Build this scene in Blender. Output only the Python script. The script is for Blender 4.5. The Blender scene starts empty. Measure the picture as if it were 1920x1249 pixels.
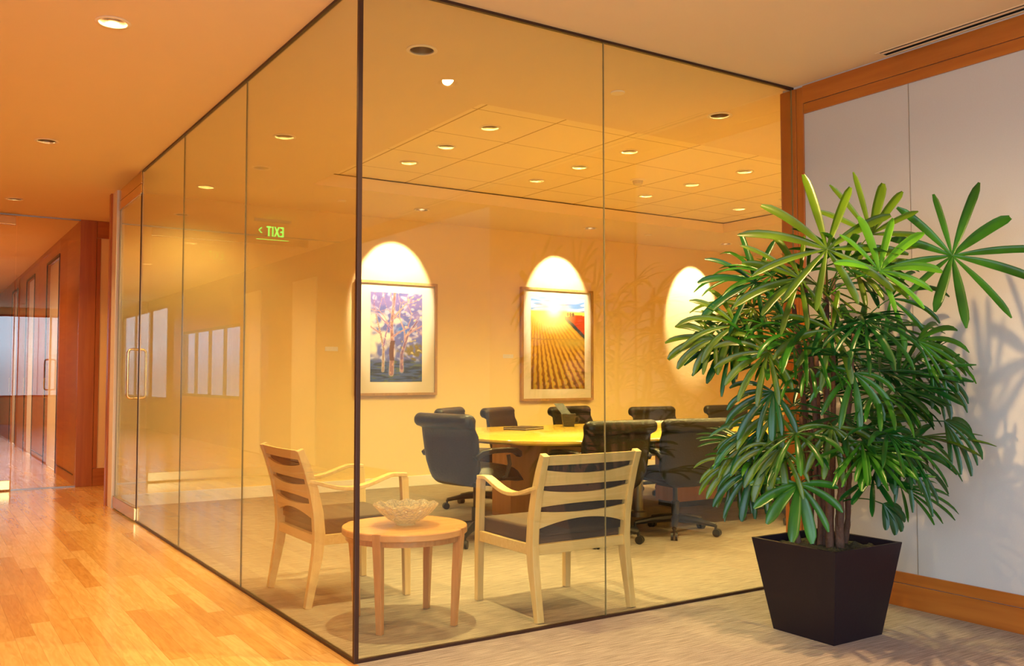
import bpy, bmesh, math, random
import numpy as np
from mathutils import Vector, Matrix, noise
random.seed(7)
PI = math.pi
S = bpy.context.scene
COL = S.collection

# ------------------------------------------------------------ camera, world, exposure
EYE = 1.18
F_PX, W_PX, H_PX = 1730.0, 1920.0, 1249.0
YAW = math.radians(33.1); PITCH = math.atan(81/1730)
cam_d = bpy.data.cameras.new('camera'); cam = bpy.data.objects.new('camera', cam_d); COL.objects.link(cam)
cam_d.sensor_width = 36.0; cam_d.lens = 36.0*F_PX/W_PX; cam_d.clip_start = 0.05; cam_d.clip_end = 200
cam.location = (0, 0, EYE); cam.rotation_euler = (PI/2+PITCH, 0, -YAW)
S.camera = cam
S.view_settings.view_transform = 'Standard'; S.view_settings.look = 'None'
S.view_settings.gamma = 1.0; S.view_settings.use_curve_mapping = False
S.view_settings.exposure = 0.0
S.cycles.use_denoising = True
S.cycles.max_bounces = 12; S.cycles.diffuse_bounces = 9; S.cycles.glossy_bounces = 6
S.cycles.transmission_bounces = 8; S.cycles.transparent_max_bounces = 24
S.cycles.caustics_reflective = False; S.cycles.caustics_refractive = False
S.cycles.sample_clamp_indirect = 6.0

world = bpy.data.worlds.new('daylight'); S.world = world; world.use_nodes = True
wn = world.node_tree; wn.nodes.clear()
wo = wn.nodes.new('ShaderNodeOutputWorld'); wb = wn.nodes.new('ShaderNodeBackground')
wtc = wn.nodes.new('ShaderNodeTexCoord'); wsep = wn.nodes.new('ShaderNodeSeparateXYZ'); wr = wn.nodes.new('ShaderNodeValToRGB')
wn.links.new(wtc.outputs['Generated'], wsep.inputs[0]); wn.links.new(wsep.outputs['Z'], wr.inputs[0])
wr.color_ramp.elements[0].position = 0.0; wr.color_ramp.elements[0].color = (.42, .5, .58, 1)
wr.color_ramp.elements[1].position = .5; wr.color_ramp.elements[1].color = (.45, .68, 1, 1)
e = wr.color_ramp.elements.new(.03); e.color = (.64, .82, 1, 1)
wn.links.new(wr.outputs[0], wb.inputs[0]); wb.inputs[1].default_value = 8.5
wn.links.new(wb.outputs[0], wo.inputs[0])

WARM = (1.0, .62, .25)
WARM2 = (1.0, .80, .30)
def portal(loc, rot, sx, sy):
    l = bpy.data.lights.new('window_portal', 'AREA'); l.shape = 'RECTANGLE'; l.size = sx; l.size_y = sy
    l.cycles.is_portal = True
    o = bpy.data.objects.new('window_portal', l); COL.objects.link(o); o.location = loc; o.rotation_euler = rot
    return o

# setting measures (metres): glass box corner, ceiling, walls
GX, GY = 1.565, 3.58          # glass planes
H = 2.87                       # ceiling
RX = 4.30                      # panelled wall on the right
LX = -1.36                     # wall on the left of the hall
BY = 8.95                      # back wall of the meeting room
FY = 10.85                     # far glass screen
NY = -4.0                      # wall behind
EY = 22.0
TX0, TX1, TY0, TY1, TZ = 2.93, 8.01, 4.84, 7.71, 2.992   # ceiling tray

portal((LX-.02, -.9, 1.68), (0, -PI/2, 0), 2.0, 5.0)       # left windows, shining +X
portal((.9, NY-.02, 1.68), (PI/2, 0, 0), 4.3, 2.0)         # rear windows, shining +Y
portal((LX-.02, 16.9, 1.42), (0, -PI/2, 0), 1.25, 3.8)

# ------------------------------------------------------------ helpers
def unproj(x, y, depth):
    fw = Vector((math.sin(YAW)*math.cos(PITCH), math.cos(YAW)*math.cos(PITCH), math.sin(PITCH)))
    rt = Vector((math.cos(YAW), -math.sin(YAW), 0)); up = rt.cross(fw)
    d = fw + rt*((x-960)/F_PX) + up*((624.5-y)/F_PX)
    return Vector((0, 0, EYE)) + d*depth

class MB:
    def __init__(s): s.v = []; s.f = []
    def add(s, vs, fs):
        n = len(s.v); s.v += [tuple(v) for v in vs]; s.f += [tuple(i+n for i in f) for f in fs]; return s
    def box(s, a, b):
        x0, y0, z0 = a; x1, y1, z1 = b
        return s.add([(x0,y0,z0),(x1,y0,z0),(x1,y1,z0),(x0,y1,z0),(x0,y0,z1),(x1,y0,z1),(x1,y1,z1),(x0,y1,z1)],
            [(0,3,2,1),(4,5,6,7),(0,1,5,4),(1,2,6,5),(2,3,7,6),(3,0,4,7)])
    def lathe(s, prof, c=(0,0,0), n=32, close=False, axis='z'):
        vs = []; fs = []; m = len(prof)
        for i in range(n):
            a = 2*PI*i/n
            for r, z in prof:
                p = (r*math.cos(a), r*math.sin(a), z)
                if axis == 'x': p = (p[2], p[0], p[1])
                if axis == 'y': p = (p[0], p[2], p[1])
                vs.append((c[0]+p[0], c[1]+p[1], c[2]+p[2]))
        for i in range(n):
            j = (i+1) % n
            for k in range(m-1 if not close else m):
                k2 = (k+1) % m
                fs.append((i*m+k, j*m+k, j*m+k2, i*m+k2))
        return s.add(vs, fs)
    def tube(s, pts, r, n=8, cap=True):
        pts = [Vector(p) for p in pts]; rs = r if isinstance(r, (list, tuple)) else [r]*len(pts)
        vs = []; fs = []; ref = Vector((0,0,1))
        d0 = (pts[1]-pts[0]).normalized()
        if abs(d0.z) > .9: ref = Vector((1,0,0))
        u = d0.cross(ref).normalized()
        for i, p in enumerate(pts):
            d = (pts[min(i+1, len(pts)-1)]-pts[max(i-1, 0)]).normalized()
            u = (u - d*u.dot(d)).normalized(); w = d.cross(u)
            for k in range(n):
                a = 2*PI*k/n; vs.append(p+(u*math.cos(a)+w*math.sin(a))*rs[i])
        for i in range(len(pts)-1):
            for k in range(n):
                k2 = (k+1) % n; fs.append((i*n+k, i*n+k2, (i+1)*n+k2, (i+1)*n+k))
        if cap: fs.append(tuple(range(n-1, -1, -1))); fs.append(tuple((len(pts)-1)*n+k for k in range(n)))
        return s.add(vs, fs)
    def bar(s, pts):
        """pts: (x, y, z, half_x, half_t): rectangular bar following a path in a YZ plane"""
        vs = []; fs = []; P = [Vector((p[1], p[2])) for p in pts]
        for i, p in enumerate(pts):
            d = (P[min(i+1, len(P)-1)]-P[max(i-1, 0)]).normalized(); nrm = Vector((-d.y, d.x))
            for sx, sn in ((-1,-1),(1,-1),(1,1),(-1,1)):
                q = P[i]+nrm*sn*p[4]; vs.append((p[0]+sx*p[3], q.x, q.y))
        for i in range(len(pts)-1):
            for k in range(4):
                k2 = (k+1) % 4; fs.append((i*4+k, i*4+k2, (i+1)*4+k2, (i+1)*4+k))
        n = (len(pts)-1)*4
        fs.append((3,2,1,0)); fs.append((n, n+1, n+2, n+3))
        return s.add(vs, fs)
    def build(s, name, mat, parent=None, smooth=False, bevel=0, seg=2, loc=None):
        me = bpy.data.meshes.new(name); me.from_pydata(s.v, [], s.f); me.validate()
        bm = bmesh.new(); bm.from_mesh(me)
        bmesh.ops.recalc_face_normals(bm, faces=bm.faces)
        if bevel:
            es = [e for e in bm.edges if len(e.link_faces) == 2 and e.calc_face_angle(0) > .5]
            bmesh.ops.bevel(bm, geom=es, offset=bevel, segments=seg, profile=.6, affect='EDGES', clamp_overlap=True)
        bm.to_mesh(me); bm.free()
        if smooth:
            for p in me.polygons: p.use_smooth = True
            try: me.set_sharp_from_angle(angle=math.radians(smooth if smooth is not True else 40))
            except Exception: pass
        me.materials.append(mat)
        o = bpy.data.objects.new(name, me); COL.objects.link(o)
        if parent: o.parent = parent
        if loc: o.location = loc
        return o

def B(a, b): return MB().box(a, b)
def tag(o, label=None, cat=None, group=None, kind=None):
    if label: o['label'] = label
    if cat: o['category'] = cat
    if group: o['group'] = group
    if kind: o['kind'] = kind
    return o
def thing(name, label, cat, loc=(0,0,0), rz=0, group=None):
    o = bpy.data.objects.new(name, None); COL.objects.link(o); o.empty_display_size = .1
    o.location = loc; o.rotation_euler = (0, 0, rz)
    return tag(o, label, cat, group)
def struct(o, label=None): return tag(o, label, kind='structure')
def kids(o): return [c for c in bpy.data.objects if c.parent == o]
def copy_tree(o, parent=None):
    c = o.copy(); COL.objects.link(c)
    if parent: c.parent = parent
    for ch in kids(o): copy_tree(ch, c)
    return c

# ------------------------------------------------------------ materials
def mat(name):
    m = bpy.data.materials.new(name); m.use_nodes = True
    return m, m.node_tree.nodes, m.node_tree.links, m.node_tree.nodes['Principled BSDF']
def rgba(c): return (c[0], c[1], c[2], 1)
def simple(name, c, rough=.5, metal=0, bump=0, bscale=200, var=.06, vscale=6, **kw):
    m, n, l, p = mat(name)
    tc = n.new('ShaderNodeTexCoord'); nz = n.new('ShaderNodeTexNoise'); nz.inputs['Scale'].default_value = vscale
    nz.inputs['Detail'].default_value = 4
    l.new(tc.outputs['Object'], nz.inputs['Vector'])
    mx = n.new('ShaderNodeMix'); mx.data_type = 'RGBA'
    mx.inputs[6].default_value = rgba([v*(1-var) for v in c]); mx.inputs[7].default_value = rgba([min(1, v*(1+var)) for v in c])
    l.new(nz.outputs['Fac'], mx.inputs[0]); l.new(mx.outputs[2], p.inputs['Base Color'])
    p.inputs['Roughness'].default_value = rough; p.inputs['Metallic'].default_value = metal
    if bump:
        nb = n.new('ShaderNodeTexNoise'); nb.inputs['Scale'].default_value = bscale; nb.inputs['Detail'].default_value = 3
        l.new(tc.outputs['Object'], nb.inputs['Vector'])
        bp = n.new('ShaderNodeBump'); bp.inputs['Strength'].default_value = bump; bp.inputs['Distance'].default_value = .01
        l.new(nb.outputs['Fac'], bp.inputs['Height']); l.new(bp.outputs[0], p.inputs['Normal'])
    for k, v in kw.items(): p.inputs[k.replace('_', ' ')].default_value = v
    return m
def wood(name, c1, c2, rough=.35, axis='z', scale=1.0, coat=.2):
    m, n, l, p = mat(name)
    tc = n.new('ShaderNodeTexCoord'); mp = n.new('ShaderNodeMapping')
    sc = {'x': (1.2, 16, 16), 'y': (16, 1.2, 16), 'z': (16, 16, 1.2)}[axis]
    mp.inputs['Scale'].default_value = [v*scale for v in sc]
    l.new(tc.outputs['Object'], mp.inputs['Vector'])
    nz = n.new('ShaderNodeTexNoise'); nz.inputs['Scale'].default_value = 1.6; nz.inputs['Detail'].default_value = 8; nz.inputs['Distortion'].default_value = .6
    l.new(mp.outputs[0], nz.inputs['Vector'])
    cr = n.new('ShaderNodeValToRGB'); cr.color_ramp.elements[0].position = .3; cr.color_ramp.elements[1].position = .72
    cr.color_ramp.elements[0].color = rgba(c1); cr.color_ramp.elements[1].color = rgba(c2)
    l.new(nz.outputs['Fac'], cr.inputs[0]); l.new(cr.outputs[0], p.inputs['Base Color'])
    p.inputs['Roughness'].default_value = rough; p.inputs['Coat Weight'].default_value = coat; p.inputs['Coat Roughness'].default_value = .15
    return m
def mathn(n, l, op, a, b=None):
    q = n.new('ShaderNodeMath'); q.operation = op
    for i, v in enumerate((a, b)):
        if v is None: continue
        if isinstance(v, (int, float)): q.inputs[i].default_value = v
        else: l.new(v, q.inputs[i])
    return q.outputs[0]
def floor_wood():
    m, n, l, p = mat('maple_planks')
    tc = n.new('ShaderNodeTexCoord'); sp = n.new('ShaderNodeSeparateXYZ'); l.new(tc.outputs['Object'], sp.inputs[0])
    xs = mathn(n, l, 'DIVIDE', sp.outputs['X'], .085); i = mathn(n, l, 'FLOOR', xs)
    w1 = n.new('ShaderNodeTexWhiteNoise'); w1.noise_dimensions = '1D'; l.new(i, w1.inputs['W'])
    ys = mathn(n, l, 'DIVIDE', sp.outputs['Y'], .95); ys = mathn(n, l, 'ADD', ys, mathn(n, l, 'MULTIPLY', w1.outputs['Value'], 7.3))
    j = mathn(n, l, 'FLOOR', ys)
    cb = n.new('ShaderNodeCombineXYZ'); l.new(i, cb.inputs[0]); l.new(j, cb.inputs[1])
    w2 = n.new('ShaderNodeTexWhiteNoise'); w2.noise_dimensions = '3D'; l.new(cb.outputs[0], w2.inputs['Vector'])
    cr = n.new('ShaderNodeValToRGB'); E = cr.color_ramp.elements
    E[0].position = 0; E[0].color = (.68, .34, .09, 1); E[1].position = 1; E[1].color = (.88, .56, .22, 1)
    e = E.new(.3); e.color = (.77, .43, .13, 1); e = E.new(.6); e.color = (.83, .49, .17, 1)
    l.new(w2.outputs['Value'], cr.inputs[0])
    mp = n.new('ShaderNodeMapping'); mp.inputs['Scale'].default_value = (22, 2.2, 1)
    va = n.new('ShaderNodeVectorMath'); va.operation = 'ADD'; l.new(tc.outputs['Object'], va.inputs[0]); l.new(w2.outputs['Color'], va.inputs[1])
    l.new(va.outputs[0], mp.inputs['Vector'])
    nz = n.new('ShaderNodeTexNoise'); nz.inputs['Scale'].default_value = 2; nz.inputs['Detail'].default_value = 7; nz.inputs['Distortion'].default_value = 1.2
    l.new(mp.outputs[0], nz.inputs['Vector'])
    mx = n.new('ShaderNodeMix'); mx.data_type = 'RGBA'; mx.blend_type = 'MULTIPLY'; mx.inputs[0].default_value = 1
    g = n.new('ShaderNodeValToRGB'); g.color_ramp.elements[0].position = .3; g.color_ramp.elements[0].color = (.80, .72, .62, 1)
    g.color_ramp.elements[1].position = .65; g.color_ramp.elements[1].color = (1, 1, 1, 1)
    l.new(nz.outputs['Fac'], g.inputs[0]); l.new(cr.outputs[0], mx.inputs[6]); l.new(g.outputs[0], mx.inputs[7])
    # joints
    fx = mathn(n, l, 'FRACT', xs); fy = mathn(n, l, 'FRACT', ys)
    jx = mathn(n, l, 'LESS_THAN', fx, .025); jy = mathn(n, l, 'LESS_THAN', fy, .0028)
    jt = mathn(n, l, 'MAXIMUM', jx, jy)
    mj = n.new('ShaderNodeMix'); mj.data_type = 'RGBA'; l.new(mathn(n, l, 'MULTIPLY', jt, .45), mj.inputs[0]); l.new(mx.outputs[2], mj.inputs[6]); mj.inputs[7].default_value = (.3, .11, .02, 1)
    l.new(mj.outputs[2], p.inputs['Base Color'])
    p.inputs['Roughness'].default_value = .24; p.inputs['Coat Weight'].default_value = .5; p.inputs['Coat Roughness'].default_value = .12
    bp = n.new('ShaderNodeBump'); bp.inputs['Strength'].default_value = .12; bp.inputs['Distance'].default_value = .002
    l.new(mathn(n, l, 'SUBTRACT', 1, jt), bp.inputs['Height']); l.new(bp.outputs[0], p.inputs['Normal'])
    return m
def carpet():
    m, n, l, p = mat('ribbed_carpet')
    tc = n.new('ShaderNodeTexCoord'); mp = n.new('ShaderNodeMapping'); mp.inputs['Scale'].default_value = (7, 150, 1)
    l.new(tc.outputs['Object'], mp.inputs['Vector'])
    nz = n.new('ShaderNodeTexNoise'); nz.inputs['Scale'].default_value = 1.0; nz.inputs['Detail'].default_value = 5; l.new(mp.outputs[0], nz.inputs['Vector'])
    n2 = n.new('ShaderNodeTexNoise'); n2.inputs['Scale'].default_value = 260; l.new(tc.outputs['Object'], n2.inputs['Vector'])
    s = mathn(n, l, 'ADD', mathn(n, l, 'MULTIPLY', nz.outputs['Fac'], .7), mathn(n, l, 'MULTIPLY', n2.outputs['Fac'], .3))
    cr = n.new('ShaderNodeValToRGB'); cr.color_ramp.elements[0].position = .36; cr.color_ramp.elements[1].position = .62
    cr.color_ramp.elements[0].color = (.20, .165, .15, 1); cr.color_ramp.elements[1].color = (.41, .35, .315, 1)
    l.new(s, cr.inputs[0]); l.new(cr.outputs[0], p.inputs['Base Color'])
    p.inputs['Roughness'].default_value = .95; p.inputs['Specular IOR Level'].default_value = .1
    bp = n.new('ShaderNodeBump'); bp.inputs['Strength'].default_value = .5; bp.inputs['Distance'].default_value = .006
    l.new(s, bp.inputs['Height']); l.new(bp.outputs[0], p.inputs['Normal'])
    return m
def glass(name, tint=(.93, .93, .86), rough=0.0):
    m = bpy.data.materials.new(name); m.use_nodes = True; n = m.node_tree.nodes; l = m.node_tree.links; n.clear()
    out = n.new('ShaderNodeOutputMaterial'); tr = n.new('ShaderNodeBsdfTransparent'); tr.inputs[0].default_value = rgba(tint)
    gl = n.new('ShaderNodeBsdfGlossy'); gl.inputs['Roughness'].default_value = rough; gl.inputs[0].default_value = (1, 1, 1, 1)
    fr = n.new('ShaderNodeFresnel'); ge = n.new('ShaderNodeNewGeometry')
    io = n.new('ShaderNodeMix'); io.data_type = 'FLOAT'; io.inputs[2].default_value = 1.5; io.inputs[3].default_value = 1/1.5
    l.new(ge.outputs['Backfacing'], io.inputs[0]); l.new(io.outputs[0], fr.inputs['IOR'])
    mx = n.new('ShaderNodeMixShader'); l.new(fr.outputs[0], mx.inputs[0]); l.new(tr.outputs[0], mx.inputs[1]); l.new(gl.outputs[0], mx.inputs[2])
    l.new(mx.outputs[0], out.inputs[0]); return m
def emit(name, c, s):
    m = bpy.data.materials.new(name); m.use_nodes = True; n = m.node_tree.nodes; n.clear()
    o = n.new('ShaderNodeOutputMaterial'); e = n.new('ShaderNodeEmission'); e.inputs[0].default_value = rgba(c); e.inputs[1].default_value = s
    m.node_tree.links.new(e.outputs[0], o.inputs[0]); return m

M = {}
M['ceil'] = simple('ceiling_paint', (.86, .70, .46), .9, var=.01)
M['tile'] = None
M['cream'] = simple('cream_wall_paint', (.86, .66, .31), .85, var=.015, bump=.05, bscale=300)
M['white'] = simple('white_paint', (.84, .80, .74), .6, var=.01)
M['linen'] = simple('linen_wall_panel', (.53, .525, .50), .9, var=.05, vscale=160, bump=.15, bscale=500)
M['cherry'] = wood('cherry_wood', (.36, .10, .012), (.47, .15, .02), .32, 'z', .8)
M['cherry_y'] = wood('cherry_wood_long', (.36, .10, .012), (.47, .15, .02), .32, 'y', .8)
M['cherry_x'] = wood('cherry_wood_cross', (.36, .10, .012), (.47, .15, .02), .32, 'x', .8)
M['beech'] = wood('maple_chair_wood', (.70, .50, .21), (.80, .61, .31), .35, 'z', 2)
M['beech_x'] = wood('maple_slat_wood', (.70, .50, .21), (.80, .61, .31), .35, 'x', 2)
M['sidewood'] = wood('side_table_wood', (.50, .22, .08), (.62, .30, .12), .28, 'z', 2)
M['sidetop'] = wood('side_table_top_wood', (.62, .30, .12), (.74, .40, .18), .25, 'x', 1.2)
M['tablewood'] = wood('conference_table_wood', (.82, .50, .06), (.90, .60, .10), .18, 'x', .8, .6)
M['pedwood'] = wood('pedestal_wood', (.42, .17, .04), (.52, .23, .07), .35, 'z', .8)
M['floor'] = floor_wood(); M['carpet'] = carpet()
M['glass'] = glass('tinted_partition_glass'); M['clear'] = glass('clear_glass', (.97, .97, .95))
M['edge'] = simple('glass_edge_seal', (.20, .17, .08), .2, var=.02)
M['dark'] = simple('dark_bronze', (.045, .018, .010), .4, .3)
M['brass'] = simple('polished_brass', (.80, .58, .24), .18, 1.0)
M['leather'] = simple('black_leather', (.014, .010, .008), .30, var=.3, vscale=30, bump=.25, bscale=90, Specular_IOR_Level=.35)
M['blackpl'] = simple('black_plastic', (.02, .018, .017), .4)
M['steel'] = simple('grey_steel', (.35, .33, .30), .35, .8)
M['fabric'] = simple('charcoal_weave', (.075, .06, .06), .95, var=.35, vscale=260, bump=.5, bscale=400)
M['fabric2'] = simple('brown_weave', (.13, .09, .075), .95, var=.35, vscale=260, bump=.5, bscale=400)
M['planter'] = simple('black_planter_lacquer', (.012, .007, .011), .42, var=.05, bump=.03, bscale=60, Specular_IOR_Level=.3)
M['soil'] = simple('moss_and_soil', (.05, .045, .02), 1, var=.7, vscale=50, bump=1, bscale=80)
M['cane'] = simple('fibrous_cane', (.12, .055, .030), .85, var=.5, vscale=25, bump=.8, bscale=60)
M['reflector'] = simple('lamp_reflector', (.55, .42, .28), .25, .9)
M['reflector_shaded'] = simple('lamp_reflector_shaded', (.42, .31, .18), .3, .9)  # darker copy of the reflector: shade put in the colour so cans look unlit
M['trim'] = simple('lamp_trim_white', (.9, .8, .65), .5)
M['bulb'] = emit('lamp_glow', (1, .75, .45), 1.0)
M['bulb_hot'] = emit('lamp_glow_bright', (1, .82, .6), 5)
M['matboard'] = simple('picture_mat', (.70, .62, .48), .8, var=.01)
M['framewood'] = wood('picture_frame_wood', (.38, .20, .07), (.50, .29, .11), .35, 'z', 2)
M['paper'] = simple('paper', (.8, .78, .72), .8)
def leafmat(name, c, trans=.16):
    m, n, l, p = mat(name)
    tc = n.new('ShaderNodeTexCoord'); nz = n.new('ShaderNodeTexNoise'); nz.inputs['Scale'].default_value = 5; l.new(tc.outputs['Object'], nz.inputs['Vector'])
    cr = n.new('ShaderNodeValToRGB'); cr.color_ramp.elements[0].position = .3; cr.color_ramp.elements[1].position = .7
    cr.color_ramp.elements[0].color = rgba([v*.6 for v in c]); cr.color_ramp.elements[1].color = rgba([v*1.5 for v in c])
    l.new(nz.outputs['Fac'], cr.inputs[0]); l.new(cr.outputs[0], p.inputs['Base Color'])
    p.inputs['Roughness'].default_value = .30; p.inputs['Specular IOR Level'].default_value = .42
    o = n['Material Output']; t = n.new('ShaderNodeBsdfTranslucent'); l.new(cr.outputs[0], t.inputs[0])
    mx = n.new('ShaderNodeMixShader'); mx.inputs[0].default_value = trans; l.new(p.outputs[0], mx.inputs[1]); l.new(t.outputs[0], mx.inputs[2]); l.new(mx.outputs[0], o.inputs[0])
    return m
M['leaf'] = leafmat('palm_leaf', (.022, .110, .006)); M['leaf2'] = leafmat('palm_leaf_deep', (.007, .066, .008)); M['leafnew'] = leafmat('palm_leaf_young', (.14, .42, .02), .45)
M['leafy'] = leafmat('palm_leaf_olive', (.065, .125, .004))
M['petiole'] = simple('leaf_stalk', (.06, .12, .025), .5)
M['exit'] = emit('exit_letter_green', (.05, 1, .10), 5.0)
def tilemat():
    m, n, l, p = mat('ceiling_tiles')
    tc = n.new('ShaderNodeTexCoord'); sp = n.new('ShaderNodeSeparateXYZ'); l.new(tc.outputs['Object'], sp.inputs[0])
    def lines(o, off, step, w):
        q = mathn(n, l, 'DIVIDE', mathn(n, l, 'SUBTRACT', o, off-w/2), step); return mathn(n, l, 'LESS_THAN', mathn(n, l, 'FRACT', q), w/step)
    a = mathn(n, l, 'MAXIMUM', lines(sp.outputs['X'], 3.185, .655, .014), lines(sp.outputs['Y'], 5.31, .66, .009))
    mx = n.new('ShaderNodeMix'); mx.data_type = 'RGBA'; l.new(a, mx.inputs[0]); mx.inputs[6].default_value = (.95, .83, .60, 1); mx.inputs[7].default_value = (.50, .37, .2, 1)
    l.new(mx.outputs[2], p.inputs['Base Color']); p.inputs['Roughness'].default_value = .9
    return m
M['tile'] = tilemat()

# ------------------------------------------------------------ the setting
struct(B((LX, NY, -.06), (GX, EY, 0)).build('floor', M['floor']), 'wood plank floor of the hallway')
struct(MB().box((GX, NY, -.06), (10.2, BY, 0)).build('floor', M['carpet']), 'ribbed carpet floor')
struct(B((GX, BY, -.06), (5.0, FY, 0)).build('floor', M['floor']))
DL_LOW = [(.77, 4.67), (.78, 7.32), (.79, 9.91), (.78, 2.0), (2.55, 2.57),
          (2.18, 4.20), (2.17, 6.27), (2.17, 8.33), (4.36, 4.22), (6.55, 4.22), (8.7, 4.22),
          (4.31, 8.29), (6.47, 8.29), (8.69, 8.33), (.17, 12.0), (.17, 14.6), (.17, 17.5)]
DL_TRAY = [(x, y) for x in (3.50, 4.82, 6.15, 7.48) for y in (5.66, 6.32, 6.97)]
RH = .062
def sheet(name, m, z, rect, holes, rects=()):
    cu = bpy.data.curves.new(name, 'CURVE'); cu.dimensions = '2D'; cu.fill_mode = 'BOTH'
    def poly(pts):
        s = cu.splines.new('POLY'); s.points.add(len(pts)-1)
        for p, q in zip(s.points, pts): p.co = (q[0], q[1], 0, 1)
        s.use_cyclic_u = True
    x0, y0, x1, y1 = rect; poly([(x0,y0),(x1,y0),(x1,y1),(x0,y1)])
    for r in rects: poly([(r[0],r[1]),(r[2],r[1]),(r[2],r[3]),(r[0],r[3])])
    for (x, y) in holes: poly([(x+RH*math.cos(2*PI*k/28), y+RH*math.sin(2*PI*k/28)) for k in range(28)])
    tmp = bpy.data.objects.new('tmp', cu); COL.objects.link(tmp); bpy.context.view_layer.update()
    me = bpy.data.meshes.new_from_object(tmp.evaluated_get(bpy.context.evaluated_depsgraph_get()))
    bpy.data.objects.remove(tmp)
    me.materials.clear(); me.materials.append(m); me.name = name
    o = bpy.data.objects.new(name, me); COL.objects.link(o); o.location = (0, 0, z)
    return struct(o)
VENT = (4.205, -1.5, 4.275, 2.94)
sheet('ceiling', M['ceil'], H, (LX-.1, NY-.1, 10.3, EY), DL_LOW, [(TX0, TY0, TX1, TY1), VENT])
sheet('ceiling', M['tile'], TZ, (TX0-.05, TY0-.05, TX1+.05, TY1+.05), DL_TRAY)
mb = MB()
mb.box((TX0-.03, TY0-.03, H+.001), (TX0, TY1+.03, TZ-.012)).box((TX1, TY0-.03, H+.001), (TX1+.03, TY1+.03, TZ-.012))
mb.box((TX0, TY0-.03, H+.001), (TX1, TY0, TZ-.012)).box((TX0, TY1, H+.001), (TX1, TY1+.03, TZ-.012))
struct(mb.build('trim_1', M['ceil']), 'painted side of the recessed ceiling tray')
mb = MB()
mb.box((TX0-.035, TY0-.035, TZ-.012), (TX0-.018, TY1+.035, TZ)).box((TX1+.018, TY0-.035, TZ-.012), (TX1+.035, TY1+.035, TZ))
mb.box((TX0-.02, TY0-.035, TZ-.012), (TX1+.02, TY0-.018, TZ)).box((TX0-.02, TY1+.018, TZ-.012), (TX1+.02, TY1+.035, TZ))
struct(mb.build('trim_2', M['dark']), 'dark shadow gap around the tray')
struct(B((LX-.3, NY-.3, 3.25), (10.5, EY+.2, 3.35)).build('ceiling', M['dark']))

# right-hand panelled wall
TH = .16
struct(B((RX, NY, 0), (RX+TH, 3.65, H)).build('wall_right', M['linen']), 'grey linen wall panels framed in cherry wood')
struct(B((RX+TH, 3.50, 0), (10.2, 3.65, H)).build('wall_front', M['cream']))
f = .012
def woodbar(name, a, b, m, lab=None): return struct(B(a, b).build(name, m, bevel=.0015, seg=1), lab)
woodbar('trim_3', (RX-f, NY, 2.757), (RX+.01, 3.50, 2.860), M['cherry_y'], 'cherry wood rail along the top of the linen wall')
woodbar('trim_4', (RX-f+.002, NY, 2.696), (RX+.01, 3.495, 2.754), M['cherry_y'])
woodbar('trim_5', (RX-f, 3.549, 0), (RX+.01, 3.655, 2.855), M['cherry'], 'cherry wood post at the end of the glass wall')
woodbar('trim_6', (RX-f+.002, 3.498, .12), (RX+.01, 3.546, 2.855), M['cherry'])
woodbar('trim_7', (RX-f+.002, 3.652, 0), (RX+TH+.02, 3.665, 2.855), M['cherry'])
woodbar('baseboard_right', (RX-f, NY, 0), (RX+.01, 3.546, .117), M['cherry_y'], 'cherry wood baseboard')
woodbar('trim_8', (RX-f+.002, NY, .120), (RX+.01, 3.495, .176), M['cherry_y'])
dd = struct(B((RX-.02, .23, .012), (RX+.01, 2.18, 2.70)).build('door_4', M['cherry'], bevel=.003), 'cherry wood double door in the panelled wall')
for z in (.9,): MB().tube([(RX-.02, 1.17, z), (RX-.07, 1.17, z), (RX-.07, 1.17, z+.4), (RX-.02, 1.17, z+.4)], .009).build('door_handle', M['brass'], dd)
for i, yy in enumerate((2.832, -.86, -2.1)):
    struct(B((RX-.0012, yy-.0015, .177), (RX+.002, yy+.0015, 2.695)).build('trim_%d' % (9+i), M['steel']))
# air slots in the ceiling
t = thing('ceiling_vent', 'long linear slot air diffuser in the ceiling beside the panelled wall', 'vent', ((VENT[0]+VENT[2])/2, 0, H))
mb = MB().box((-.035, VENT[1], .055), (.035, VENT[3], .06)).box((-.037, VENT[1], .002), (-.034, VENT[3], .06)).box((.034, VENT[1], .002), (.037, VENT[3], .06)).box((-.037, VENT[3]-.001, .002), (.037, VENT[3]+.002, .06))
mb.box((-.019, VENT[1], .001), (-.001, VENT[3], .05)).build('backing', M['blackpl'], t)
mb = MB(); mb.box((-.046, VENT[1]-.01, -.0015), (-.0345, VENT[3]+.01, .0005)).box((.0345, VENT[1]-.01, -.0015), (.042, VENT[3]+.01, .001))
mb.box((-.0345, VENT[3]-.002, -.0015), (.0345, VENT[3]+.01, .001)); mb.build('frame', M['ceil'], t)
B((-.020, VENT[1], -.0015), (.000, VENT[3], .0)).build('divider', M['ceil'], t)

# back wall of the meeting room, corridor walls
struct(B((GX-.01, BY, 0), (10.2, BY+.17, H)).build('wall_back', M['cream']), 'warm cream back wall of the meeting room')
struct(B((10.1, 3.6, 0), (10.2, BY, H)).build('wall_side', M['cream']))
struct(B((GX+.06, BY-.014, 0), (10.1, BY, .11)).build('baseboard_back', M['white'], bevel=.003), 'pale baseboard along the back wall')
struct(B((GX-.028, 8.925, 0), (GX+.03, 9.125, H)).build('trim_20', M['white']), 'white jamb beside the glass door')
woodbar('trim_21', (GX-.045, 9.125, 0), (GX+.03, 9.20, H), M['cherry'], 'cherry wood edge of the wall end')
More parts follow.
